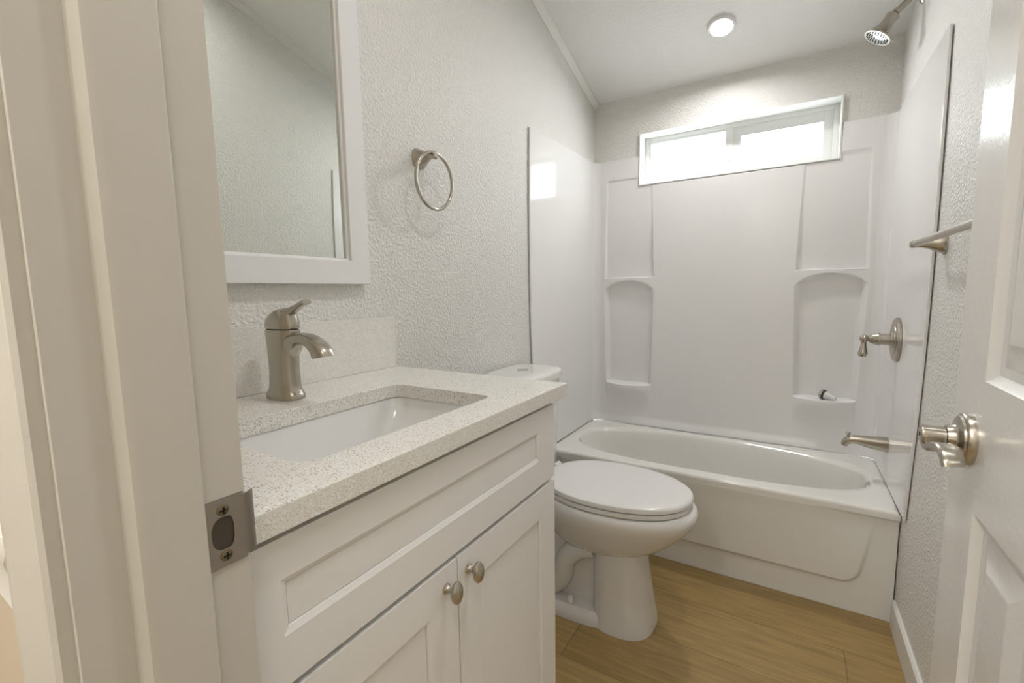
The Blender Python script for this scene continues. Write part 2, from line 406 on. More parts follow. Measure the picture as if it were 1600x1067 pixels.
# ------------------------------------------------------------------ door leaf
XD, DY0, DY1 = 1.22, 0.108, 0.771
def door():
    P = lambda u, v, d: (XD - d, u, v)
    holes = []
    cols = ((DY0+0.107, DY0+0.275), (DY1-0.107-0.168, DY1-0.107))
    for a, b in cols:
        holes += [(a, b, 0.22, 0.915), (a, b, 1.083, 1.62), (a, b, 1.73, 1.92)]
    bm = bmesh.new()
    prof = [(0, 0), (0.003, -0.004), (0.010, -0.009), (0.020, -0.010), (0.024, -0.010), (0.050, -0.003), (0.053, -0.002)]
    panelled(bm, P, DY0, DY1, 0.012, 2.035, holes, prof)
    P2 = lambda u, v, d: (XD + 0.035 + d, u, v)
    panelled(bm, P2, DY0, DY1, 0.012, 2.035, holes, prof)
    f = [(DY0, 0.012), (DY1, 0.012), (DY1, 2.035), (DY0, 2.035)]
    for i in range(4):
        a, b = f[i], f[(i+1) % 4]
        bm.faces.new([bm.verts.new(q) for q in ((XD, *a), (XD, *b), (XD+0.035, *b), (XD+0.035, *a))])
    bmesh.ops.remove_doubles(bm, verts=bm.verts[:], dist=1e-6)
    root = structure('door_1', bm, M['door'], 'white panelled door standing open along the right wall with nickel lever', 'door', 20, origin=(XD, DY0, 0.012))
    yc, zc = 0.699, 1.0
    bm = bmesh.new()
    lathe(bm, [(0.0345, 0), (0.0345, 0.006), (0.0325, 0.009), (0.030, 0.0095), (0.029, 0.012), (0.019, 0.014), (0.017, 0.016),
               (0.0155, 0.022), (0.015, 0.024)], (XD, yc, zc), (-1, 0, 0), 40, cap0=False)
    rose = link('lever_rose', bm, M['nickel'], root, 35); rose['label'] = 'round nickel rose of the door lever'
    bm = bmesh.new()
    lathe(bm, [(0.0125, 0.0245), (0.0125, 0.0465), (0.0120, 0.049), (0.010, 0.050)], (XD, yc, zc), (-1, 0, 0), 28)
    path = spline([(yc+0.006, zc+0.003), (yc-0.002, zc-0.011), (yc-0.016, zc-0.013), (yc-0.036, zc-0.005), (yc-0.060, zc+0.001), (yc-0.076, zc-0.001), (yc-0.086, zc-0.008), (yc-0.0885, zc-0.014)], 6)
    n = len(path)
    sweep(bm, [(1.1815 + 0.004*(i/n), y, z) for i, (y, z) in enumerate(path)], [(0.0108 + 0.001*math.sin(PI*i/n), 0.0048 + 0.003*(1-i/n)**4) for i in range(n)], (0, -0.3, 1), 20, 3.0)
    lv = link('lever_handle', bm, M['nickel'], root, 40); lv['label'] = 'wavy nickel lever handle'
    bm = bmesh.new(); lathe(bm, [(0.0032, 0), (0.0032, 0.0006)], (XD-0.0497, yc, zc), (-1, 0, 0), 14)
    link('privacy_hole', bm, M['black'], root)
door()

# ------------------------------------------------------------------ window
def window():
    yf = B+0.085
    bm = bmesh.new()                                   # painted reveal boards
    t = 0.006
    y0, y1 = B-0.014, B+0.16
    box(bm, WX0, WX0+t, y0, y1, WZ0, WZ1, 0.001); box(bm, WX1-t, WX1, y0, y1, WZ0, WZ1, 0.001)
    box(bm, WX0+t, WX1-t, y0, y1, WZ1-t, WZ1, 0.001); box(bm, WX0+t, WX1-t, y0, y1, WZ0, WZ0+t, 0.001)
    root = structure('window_1', bm, M['reveal'], 'small wide sliding window above the tub, blown out by daylight', 'window', origin=((WX0+WX1)/2, B, WZ0))
    a0, a1, b0, b1 = WX0+t, WX1-t, WZ0+t, WZ1-t
    def ring(bm, x0, x1, z0, z1, wl, wr, wb, wt, ya, yb, bev=0.002):
        box(bm, x0, x0+wl, ya, yb, z0, z1, bev); box(bm, x1-wr, x1, ya, yb, z0, z1, bev)
        box(bm, x0+wl, x1-wr, ya+0.0007, yb-0.0007, z0, z0+wb); box(bm, x0+wl, x1-wr, ya+0.0007, yb-0.0007, z1-wt, z1)
    bm = bmesh.new(); ring(bm, a0, a1, b0, b1, 0.022, 0.022, 0.012, 0.020, yf-0.004, yf+0.05)
    link('window_frame', bm, M['vinyl'], root)
    # left sliding sash, right fixed sash
    bm = bmesh.new(); ring(bm, a0+0.020, 0.722, b0+0.008, b1-0.018, 0.014, 0.038, 0.012, 0.014, yf+0.002, yf+0.022)
    s1 = link('sash', bm, M['vinyl'], root)
    bm = bmesh.new(); box(bm, 0.325, 0.690, yf+0.010, yf+0.014, b0+0.014, b1-0.026); g = link('pane', bm, M['glass'], s1)
    bm = bmesh.new(); ring(bm, 0.712, a1-0.020, b0+0.010, b1-0.018, 0.044, 0.040, 0.032, 0.050, yf+0.006, yf+0.034)
    s2 = link('sash', bm, M['vinyl'], root)
    bm = bmesh.new(); box(bm, 0.750, 1.112, yf+0.018, yf+0.022, b0+0.035, b1-0.060); link('pane', bm, M['glass'], s2)
    bm = bmesh.new(); box(bm, 0.697, 0.708, yf-0.004, yf+0.003, 1.860, 1.915, 0.002)
    link('sash_latch', bm, M['vinyl'], s1)
window()

# ------------------------------------------------------------------ tub surround
Y0 = B-0.012; ZS0 = 0.421
LC = dict(xa=[(0.64, 0.087), (1.27, 0.071), (1.83, 0.080)], xb=[(0.64, 0.347), (1.27, 0.358), (1.83, 0.340)], top=1.819, z1=1.268, z2=0.660)
RC = dict(xa=[(0.64, 1.039), (1.27, 1.020), (1.83, 1.036)], xb=[(0.64, 1.283), (1.27, 1.302), (1.83, 1.288)], top=1.798, z1=1.279, z2=0.671)
def lerp_t(tab, z):
    if z <= tab[0][0]: return tab[0][1]
    for (a, va), (b, vb) in zip(tab, tab[1:]):
        if z <= b: return va + (vb-va)*(z-a)/(b-a)
    return tab[-1][1]
def rr_in(x, z, xa, xb, za, zb, r):
    """inside depth of a rounded rectangle (positive inside)"""
    cx, cz, hx, hz = (xa+xb)/2, (za+zb)/2, (xb-xa)/2-r, (zb-za)/2-r
    dx, dz = abs(x-cx)-hx, abs(z-cz)-hz
    return r - (math.hypot(max(dx, 0), max(dz, 0)) + min(max(dx, dz), 0))
def relief(x, z):
    h = 0.0
    for c in (LC, RC):
        xa, xb = lerp_t(c['xa'], z), lerp_t(c['xb'], z); xc, hw = (xa+xb)/2, (xb-xa)/2
        if not (xa-0.02 < x < xb+0.02): continue
        q = min(1.0, ((x-xc)/hw)**2)
        if z > c['z1']-0.002:
            d = rr_in(x, z, xa, xb, c['z1'], c['top'], 0.018)
            dep = 0.0045 + 0.016*smooth(c['top'], c['z1'], z)**2
            e = smooth(0, 0.012, d) if z > c['z1']+0.03 else smooth(0, 0.004, z-c['z1'])*smooth(0, 0.014, min(x-xa, xb-x))
            h -= dep*e
        arch = c['z1'] - 0.014 - 0.052*q
        if c['z2'] < z < c['z1']:
            side = smooth(-0.004, 0.022, min(x-xa, xb-x))
            dn = max(0, arch-z)
            dep = 0.030*(1-math.exp(-dn/0.022))
            h -= dep*side*smooth(0, 0.004, z-c['z2'])
        if z <= c['z2']+0.004:
            f = smooth(0.49, c['z2']-0.012, z)**1.4
            h += 0.050*(1-q)**0.8*f*(1-smooth(c['z2']-0.004, c['z2']+0.003, z))
    for xx in (x-0.010, W-0.010-x):                    # coved corners
        r = 0.045
        if xx < r: h += r - math.sqrt(max(0, r*r - (r-xx)**2))
    if z < 0.47: h += 0.010*(1-smooth(0.425, 0.47, z))
    return h
def dense(a, b, step, spots):
    out = [a]; x = a
    while x < b-1e-6:
        s = step
        for c, w, fs in spots:
            if abs(x-c) < w: s = min(s, fs)
        x = min(b, x+s); out.append(x)
    return out
def surround():
    root = thing('tub_surround', (W/2, B, ZS0), 'glossy white moulded tub surround with two columns of built in shelves', 'tub surround')
    xs = dense(0.0102, W-0.0102, 0.012, [(0.03, 0.03, 0.003), (W-0.03, 0.03, 0.003), (0.08, 0.022, 0.002), (0.35, 0.022, 0.002), (1.03, 0.022, 0.002), (1.295, 0.022, 0.002)])
    zs = dense(ZS0, ZT, 0.014, [(0.665, 0.022, 0.0012), (0.45, 0.03, 0.004), (1.24, 0.055, 0.0022), (1.274, 0.012, 0.0008), (1.81, 0.022, 0.0022), (0.60, 0.05, 0.006)])
    for v in (WX0-0.004, WX1+0.004): xs.append(v)
    zs.append(WZ0-0.004); xs.sort(); zs.sort()
    bm = bmesh.new(); G = {}
    for i, x in enumerate(xs):
        for j, z in enumerate(zs): G[i, j] = bm.verts.new((x, Y0-relief(x, z), z))
    for i in range(len(xs)-1):
        for j in range(len(zs)-1):
            mx, mz = (xs[i]+xs[i+1])/2, (zs[j]+zs[j+1])/2
            if WX0-0.004 < mx < WX1+0.004 and mz > WZ0-0.004: continue
            bm.faces.new((G[i, j], G[i+1, j], G[i+1, j+1], G[i, j+1]))
    # returns at the top and around the window
    bmesh.ops.delete(bm, geom=[v for v in bm.verts if not v.link_faces], context='VERTS')
    be = [e for e in bm.edges if e.is_boundary and min(v.co.z for v in e.verts) > 1.0 and not (abs(e.verts[0].co.x-e.verts[1].co.x) < 1e-6 and (e.verts[0].co.x < 0.02 or e.verts[0].co.x > W-0.02))]
    r = bmesh.ops.extrude_edge_only(bm, edges=be)
    for v in r['geom']:
        if isinstance(v, bmesh.types.BMVert): v.co.y = B-0.0005
    p = link('back_panel', bm, M['surround'], root, 35)
    # side panels: thin sheets with a front edge that flares near the tub
    def side(x0, x1, front):
        bm = bmesh.new()
        pts = [(B-0.055, ZS0), (B-0.055, ZT+0.002)] + front
        prism(bm, pts, 'X', x0, x1, 0.0015)
        return bm
    fr = spline([(1.730, 1.936), (1.718, 1.62), (1.719, 1.15), (1.737, 0.86), (1.769, 0.636), (1.800, 0.440), (1.806, ZS0+0.003)], 5)
    fl = spline([(1.706, 1.912), (1.697, 1.60), (1.698, 1.15), (1.712, 0.86), (1.75, 0.636), (1.795, 0.440), (1.80, ZS0+0.003)], 5)
    s = link('side_panel', side(0.0025, 0.0105, fl), M['surround'], root, 40)
    s = link('side_panel', side(W-0.0105, W-0.0030, fr), M['surround'], root, 40)
    # slim edge strips along the front of the side panels
    for x0, x1, pts in ((0.0005, 0.0130, fl), (W-0.0130, W-0.0005, fr)):
        bm = bmesh.new()
        sweep(bm, [((x0+x1)/2, y-0.001, z) for y, z in pts], (0.0058, 0.0045), (1, 0, 0), 12, 4.0)
        link('edge_strip', bm, M['surround'], root, 40)
surround()

# ------------------------------------------------------------------ bathtub
TF, TZ = 1.862, 0.4183
def bathtub():
    root = thing('bathtub', (W/2, TF+0.3, 0), 'white alcove bathtub with raised apron panel under the window', 'bathtub')
    N = 128; cx, cy = W/2, 2.178
    x0, x1, y0, y1 = 0.004, W-0.004, TF, B-0.016
    def rect(z, grow=0.0):
        r = []
        for i in range(N):
            t = 2*PI*i/N; c, s = math.cos(t), math.sin(t)
            # superelliptic direction matches sup() so the rings stay aligned
            ex = math.copysign(abs(c)**(2/8), c); ey = math.copysign(abs(s)**(2/8), s)
            hx = (x1-cx) if ex > 0 else (cx-x0); hy = (y1-cy) if ey > 0 else (cy-(y0-grow))
            k = 1/max(abs(ex), abs(ey))
            r.append(Vector((cx + hx*ex*k, cy + hy*ey*k, z)))
        return r
    bm = bmesh.new(); ax, ay = 0.630, 0.236
    lip = sup(N, cx, cy, ax, ay, 2.55, TZ)
    def blend(a, b, f, z): return [Vector((p.x+(q.x-p.x)*f, p.y+(q.y-p.y)*f, z)) for p, q in zip(a, b)]
    outer = rect(TZ)
    rings = [rect(TZ-0.030), rect(TZ-0.012), blend(outer, lip, 0.04, TZ-0.003), blend(outer, lip, 0.12, TZ), blend(outer, lip, 0.78, TZ-0.001),
             blend(outer, lip, 0.93, TZ-0.004), lip]
    rings[-1] = sup(N, cx, cy, ax, ay, 2.55, TZ-0.012)
    for dz, sx, sy, e, dx in ((0.022, 0.990, 0.975, 2.55, 0), (0.06, 0.975, 0.945, 2.6, 0.004), (0.14, 0.945, 0.90, 2.7, 0.012), (0.24, 0.905, 0.85, 2.9, 0.022),
                          (0.31, 0.865, 0.80, 3.0, 0.03), (0.345, 0.80, 0.72, 3.0, 0.03), (0.355, 0.70, 0.60, 3.0, 0.03), (0.358, 0.30, 0.25, 2.5, 0.03)):
        rings.append(sup(N, cx+dx, cy, ax*sx, ay*sy, e, TZ-dz))
    loft(bm, rings, False, True)
    # apron with its raised panel
    xs = dense(x0, x1, 0.02, [(1.27, 0.07, 0.004), (0.10, 0.07, 0.005)]); zs = dense(0.0, TZ-0.030, 0.012, [(0.115, 0.05, 0.003)])
    def ap(x, z):
        zb = 0.108; xr = 1.262 + 0.055*(z-0.11)/0.30; xl = 0.110 - 0.055*(z-0.11)/0.30
        d = rr_in(x, z, xl, xr, zb, 1.2, 0.055)
        return 0.013*smooth(-0.004, 0.012, d)*(1-0.85*smooth(0.16, 0.36, z)*smooth(1.10, 1.30, x)) + 0.006*smooth(0.33, 0.40, z)
    G = {}
    for i, x in enumerate(xs):
        for j, z in enumerate(zs): G[i, j] = bm.verts.new((x, TF+0.0175-ap(x, z)-0.0015*(z < 0.02), z))
    for i in range(len(xs)-1):
        for j in range(len(zs)-1): bm.faces.new((G[i, j], G[i+1, j], G[i+1, j+1], G[i, j+1]))
    # join the apron top to the rim front
    jt = len(zs)-1
    lower = [G[i, jt] for i in range(len(xs))]
    up = [bm.verts.new((x, TF, TZ-0.028)) for x in xs]
    for i in range(len(xs)-1): bm.faces.new((lower[i], lower[i+1], up[i+1], up[i]))
    body = link('tub_body', bm, M['tub'], root, 50)
    # overflow plate at the tap end
    bm = bmesh.new()
    lathe(bm, [(0.031, -0.01), (0.031, 0.004), (0.026, 0.010), (0.010, 0.013), (0.004, 0.0132)], (1.3065, 2.15, 0.380), (-1, -0.03, 0.25), 32, cap0=False)
    o = link('overflow_plate', bm, M['chrome'], root, 40); o['label'] = 'round chrome overflow plate'
    bm = bmesh.new(); lathe(bm, [(0.032, 0), (0.030, 0.003), (0.012, 0.003)], (1.10, cy, TZ-0.3575), (0, 0, 1), 28)
    link('drain', bm, M['chrome'], root, 40)
bathtub()

# ------------------------------------------------------------------ tub fittings on the right wall
def fittings():
    xw = W-0.0118
    r = thing('tub_spout', (xw, 2.15, 0.575), 'brushed nickel tub spout with pull knob low on the right wall', 'tub spout')
    bm = bmesh.new()
    path = [(xw, 2.15, 0.574), (xw-0.05, 2.15, 0.576), (xw-0.095, 2.15, 0.580), (xw-0.118, 2.15, 0.577), (xw-0.132, 2.15, 0.566), (xw-0.137, 2.15, 0.551)]
    sec = [(0.029, 0.029), (0.0255, 0.024), (0.0215, 0.0175), (0.0195, 0.0155), (0.0175, 0.0135), (0.016, 0.0115)]
    ps = spline([(*p, *s) for p, s in zip(path, sec)], 5)
    sweep(bm, [p[:3] for p in ps], [p[3:] for p in ps], (0.2, 0, 1), 28, 2.6)
    link('spout_body', bm, M['nickel'], r, 40)
    bm = bmesh.new(); lathe(bm, [(0.004, 0), (0.004, 0.012), (0.0085, 0.016), (0.009, 0.020), (0.006, 0.023)], (xw-0.125, 2.15, 0.584), (-0.05, 0, 1), 20)
    link('diverter_knob', bm, M['nickel'], r, 40)

    c = Vector((xw, 2.107, 0.997))
    r = thing('shower_valve', c, 'brushed nickel single handle shower valve on round plate', 'shower valve')
    bm = bmesh.new(); lathe(bm, [(0.083, 0), (0.083, 0.006), (0.078, 0.011), (0.060, 0.0125), (0.058, 0.016), (0.034, 0.017), (0.031, 0.021)], c, (-1, 0, 0), 56, cap0=False)
    link('valve_plate', bm, M['nickel'], r, 30)
    bm = bmesh.new(); lathe(bm, [(0.022, 0.018), (0.022, 0.052), (0.0245, 0.053), (0.0245, 0.058), (0.0225, 0.060), (0.021, 0.070), (0.016, 0.079), (0.0095, 0.087),
                                 (0.008, 0.092), (0.010, 0.094), (0.0095, 0.098)], c, (-1, 0, 0), 32)
    link('valve_stem', bm, M['nickel'], r, 40)
    h = c + Vector((-0.100, 0, 0.001)); bm = bmesh.new()
    lathe(bm, [(0.003, 0.0145), (0.010, 0.012), (0.0145, 0.004), (0.0145, -0.004), (0.0095, -0.0125), (0.0085, -0.018), (0.0095, -0.028), (0.0130, -0.045),
               (0.0155, -0.056), (0.0155, -0.062), (0.0125, -0.069), (0.011, -0.071)], h, (0.02, 0, 1), 24)
    link('valve_handle', bm, M['nickel'], r, 40)

    fl = Vector((W, 2.175, 2.236))
    r = thing('shower', fl, 'brushed nickel shower head on bent arm near the ceiling', 'shower head')
    bm = bmesh.new(); lathe(bm, [(0.026, 0), (0.025, 0.004), (0.018, 0.010), (0.012, 0.013)], fl, (-1, 0, 0), 32, cap0=False); link('wall_flange', bm, M['nickel'], r, 40)
    bm = bmesh.new()
    path = spline([(W-0.004, 2.175, 2.236), (W-0.018, 2.173, 2.242), (W-0.032, 2.170, 2.240), (W-0.050, 2.167, 2.225), (W-0.082, 2.164, 2.193)], 6)
    sweep(bm, path, (0.0115, 0.0115), (0, 1, 0), 20); link('shower_arm', bm, M['nickel'], r, 40)
    a = Vector((W-0.070, 2.165, 2.2065)); d = Vector((-0.56, -0.05, -0.86)).normalized(); d0 = Vector((-0.70, -0.05, -0.71)).normalized()
    bm = bmesh.new(); lathe(bm, [(0.0135, 0), (0.0135, 0.013), (0.010, 0.015), (0.010, 0.020)], a, d0, 24); link('swivel_nut', bm, M['nickel'], r, 40)
    hd = a + d0*0.018; bm = bmesh.new()
    lathe(bm, [(0.008, -0.004), (0.017, 0.000), (0.0225, 0.005), (0.0230, 0.012), (0.0215, 0.022), (0.0220, 0.036), (0.0270, 0.054), (0.0360, 0.069), (0.0450, 0.079), (0.0465, 0.0825), (0.0455, 0.0855), (0.042, 0.0855)],
          hd, d, 48, cap1=False)
    link('head_shell', bm, M['nickel'], r, 40)
    bm = bmesh.new(); lathe(bm, [(0.043, 0.084), (0.042, 0.086), (0.010, 0.087), (0.002, 0.087)], hd, d, 48)
    face = link('spray_face', bm, M['chrome'], r, 40); face['label'] = 'bright spray face dotted with black nozzles'
    u, v = frame_for(d, Vector((0, 1, 0))); bm = bmesh.new()
    for rad, n in ((0.036, 22), (0.028, 16), (0.020, 12), (0.010, 6)):
        for i in range(n):
            t = 2*PI*i/n; p = hd + d*0.0857 + u*rad*math.cos(t) + v*rad*math.sin(t)
            lathe(bm, [(0.0027, 0), (0.0024, 0.0022)], p, d, 8)
    nz = link('nozzle_dots', bm, M['black'], face); nz['kind'] = 'stuff'; nz['label'] = 'rings of small black nozzles'
fittings()

# drain stopper lying on the lower right shelf
def stopper():
    p = Vector((1.150, B-0.026, 0.6975)); d = Vector((0.86, -0.36, -0.22)).normalized()
    r = thing('drain_stopper', (1.185, B-0.03, 0.672), 'loose drain stopper with black gasket lying on the lower shelf', 'drain stopper')
    bm = bmesh.new(); lathe(bm, [(0.008, -0.003), (0.020, -0.001), (0.0225, 0.003), (0.0225, 0.007), (0.021, 0.009)], p, d, 32); link('cap', bm, M['nickel'], r, 40)
    bm = bmesh.new(); lathe(bm, [(0.021, 0.009), (0.0225, 0.010), (0.0225, 0.016), (0.019, 0.0175)], p, d, 32); k = link('gasket', bm, M['black'], r, 40); k['label'] = 'black rubber gasket'
    bm = bmesh.new(); lathe(bm, [(0.018, 0.0175), (0.0165, 0.024), (0.013, 0.034), (0.0085, 0.043), (0.0085, 0.062), (0.006, 0.064)], p, d, 24)
    k = link('stem', bm, M['white_plastic'], r, 40); k['label'] = 'white plastic stem'
stopper()

# ------------------------------------------------------------------ towel bar and ring
def towel_bar():
    z = 1.316; xb = W-0.066
    r = thing('towel_bar', (W, 1.315, z), 'brushed nickel towel bar on right wall running behind the door', 'towel bar')
    for y in (1.62, 1.01):
        bm = bmesh.new()
        rings = []
        for dx, hy, hz, dz in ((0, 0.024, 0.031, 0), (0.004, 0.024, 0.031, 0), (0.006, 0.0215, 0.0275, 0), (0.020, 0.0195, 0.022, 0.001), (0.036, 0.014, 0.0145, 0.0015), (0.052, 0.0105, 0.0105, 0.002), (0.066, 0.0105, 0.0105, 0.002), (0.072, 0.0105, 0.0105, 0.002), (0.077, 0.007, 0.007, 0.002)):
            rings.append([(W-dx, y + hy*math.copysign(abs(math.cos(t))**0.75, math.cos(t)), z + dz + hz*math.copysign(abs(math.sin(t))**0.75, math.sin(t))) for t in [2*PI*i/28 for i in range(28)]])
        loft(bm, rings); link('bar_post', bm, M['nickel'], r, 40)
    bm = bmesh.new(); lathe(bm, [(0.0092, 0), (0.0092, 0.61)], (xb, 1.01, z+0.003), (0, 1, 0), 24); link('bar', bm, M['nickel'], r, 40)
    y, z = 0.998, 1.618
    r = thing('towel_ring', (0, y, z), 'brushed nickel towel ring hanging on left wall beside the mirror', 'towel ring')
    bm = bmesh.new(); rings = []
    for dx, hr, e in ((0, 0.030, 0.72), (0.004, 0.030, 0.72), (0.007, 0.027, 0.75), (0.018, 0.0235, 0.8), (0.034, 0.0155, 0.95), (0.048, 0.0085, 1), (0.058, 0.0075, 1)):
        rings.append([(dx, y + hr*math.copysign(abs(math.cos(t))**e, math.cos(t)), z + hr*math.copysign(abs(math.sin(t))**e, math.sin(t))) for t in [2*PI*i/32 for i in range(32)]])
    loft(bm, rings)
    lathe(bm, [(0.0075, 0.058), (0.0078, 0.062), (0.0115, 0.064), (0.0115, 0.070), (0.0085, 0.073)], (0, y, z), (1, 0, 0), 24)
    link('ring_post', bm, M['nickel'], r, 40)
    bm = bmesh.new(); rr = 0.0835; cz = z - rr + 0.010
    sweep(bm, [(0.0565 + 0.003*math.cos(2*PI*i/72), y+0.008+rr*math.sin(2*PI*i/72), cz+rr*math.cos(2*PI*i/72)) for i in range(72)], (0.0052, 0.0052), (1, 0, 0), 16, closed=True)
    link('ring', bm, M['nickel'], r, 60)
towel_bar()

# ------------------------------------------------------------------ mirror
def mirror():
    r = thing('mirror', (0, 0.447, 1.229), 'tall wall mirror in wide white frame above the sink', 'mirror')
    y0, y1, z0, z1, w, t = 0.133, 0.761, 1.229, 2.16, 0.066, 0.026
    bm = bmesh.new()
    rings = []
    for i, x in ((0, 0.001), (0, t-0.0015), (0.0015, t), (w-0.008, t), (w-0.006, t-0.001), (w-0.004, t-0.008), (w, t-0.011), (w, 0.008)):
        rings.append([(x, y0+i, z0+i), (x, y1-i, z0+i), (x, y1-i, z1-i), (x, y0+i, z1-i)])
    loft(bm, rings, False, False); link('mirror_frame', bm, M['mirror_frame'], r, 20)
    bm = bmesh.new(); box(bm, 0.004, 0.010, y0+w-0.004, y1-w+0.004, z0+w-0.004, z1-w+0.004)
    link('mirror_glass', bm, M['mirror'], r)
mirror()

# ------------------------------------------------------------------ vanity, countertop, sink, faucet
VY0, VY1, CT, CTH, CD, CE = 0.079, 0.803, 0.9881, 0.0297, 0.5734, 0.8494
def vanity():
    r = thing('vanity_cabinet', (0.28, 0.44, 0), 'white shaker vanity cabinet with one drawer front and two doors', 'cabinet')
    bm = bmesh.new(); t = 0.016
    xf = 0.541
    box(bm, 0.002, xf, VY0+0.001, VY0+t, 0.0, 0.9575, 0.0008); box(bm, 0.002, xf, VY1-t, VY1-0.001, 0.0, 0.9575, 0.0008)
    box(bm, 0.002, xf-0.002, VY0+t, VY1-t, 0.10, 0.116); box(bm, 0.002, 0.010, VY0+t, VY1-t, 0.116, 0.9575)
    box(bm, xf-0.02, xf, VY0+t, VY1-t, 0.925, 0.9575); box(bm, xf-0.02, xf-0.001, VY0+t, VY1-t, 0.760, 0.800)
    box(bm, 0.46, 0.475, VY0+t, VY1-t, 0.0, 0.10)
    link('cabinet_body', bm, M['cabinet'], r)
    XF = 0.561
    P = lambda u, v, d: (XF + d, u, v)
    prof = [(0, 0), (0.0010, -0.0007), (0.0068, -0.0030), (0.0071, -0.0062), (0.0082, -0.0062), (0.0086, -0.0048)]
    def front(name, u0, u1, v0, v1, hole):
        bm = bmesh.new(); panelled(bm, P, u0, u1, v0, v1, [hole], prof); slab_back(bm, P, u0, u1, v0, v1, 0.018)
        bmesh.ops.remove_doubles(bm, verts=bm.verts[:], dist=1e-6)
        bmesh.ops.recalc_face_normals(bm, faces=bm.faces[:])
        es = [e for e in bm.edges if len(e.link_faces) == 2 and e.calc_face_angle(0) > 1.4 and all(abs(v.co.x-XF) < 1e-6 for v in e.verts)]
        bmesh.ops.bevel(bm, geom=es, offset=0.0012, segments=2, profile=0.5, affect='EDGES')
        return link(name, bm, M['cabinet'], r, 15)
    front('drawer_front', VY0, VY1-0.001, 0.7785, 0.9475, (VY0+0.067, 0.730, 0.836, 0.901))
    d1 = front('door', VY0, 0.4395, 0.105, 0.7690, (VY0+0.066, 0.3735, 0.171, 0.704))
    d2 = front('door', 0.4420, VY1-0.001, 0.105, 0.7690, (0.508, 0.737, 0.171, 0.704))
    for d, y, z in ((d1, 0.411, 0.7325), (d2, 0.4690, 0.7345)):
        bm = bmesh.new(); o = (XF, y, z)
        lathe(bm, [(0.0085, 0), (0.0085, 0.002), (0.006, 0.004), (0.0045, 0.008), (0.0045, 0.013), (0.007, 0.016)], o, (1, 0, 0), 24)
        lathe(bm, [(0.003, 0.0145), (0.010, 0.016), (0.0135, 0.0195), (0.014, 0.023), (0.0115, 0.0275), (0.006, 0.0300), (0.001, 0.0305)], o, (1, 0, 0), 28, sx=1.35, sy=0.85, ref=(0, 0, 1))
        link('knob', bm, M['nickel'], d, 40)['label'] = 'oval nickel knob'
vanity()

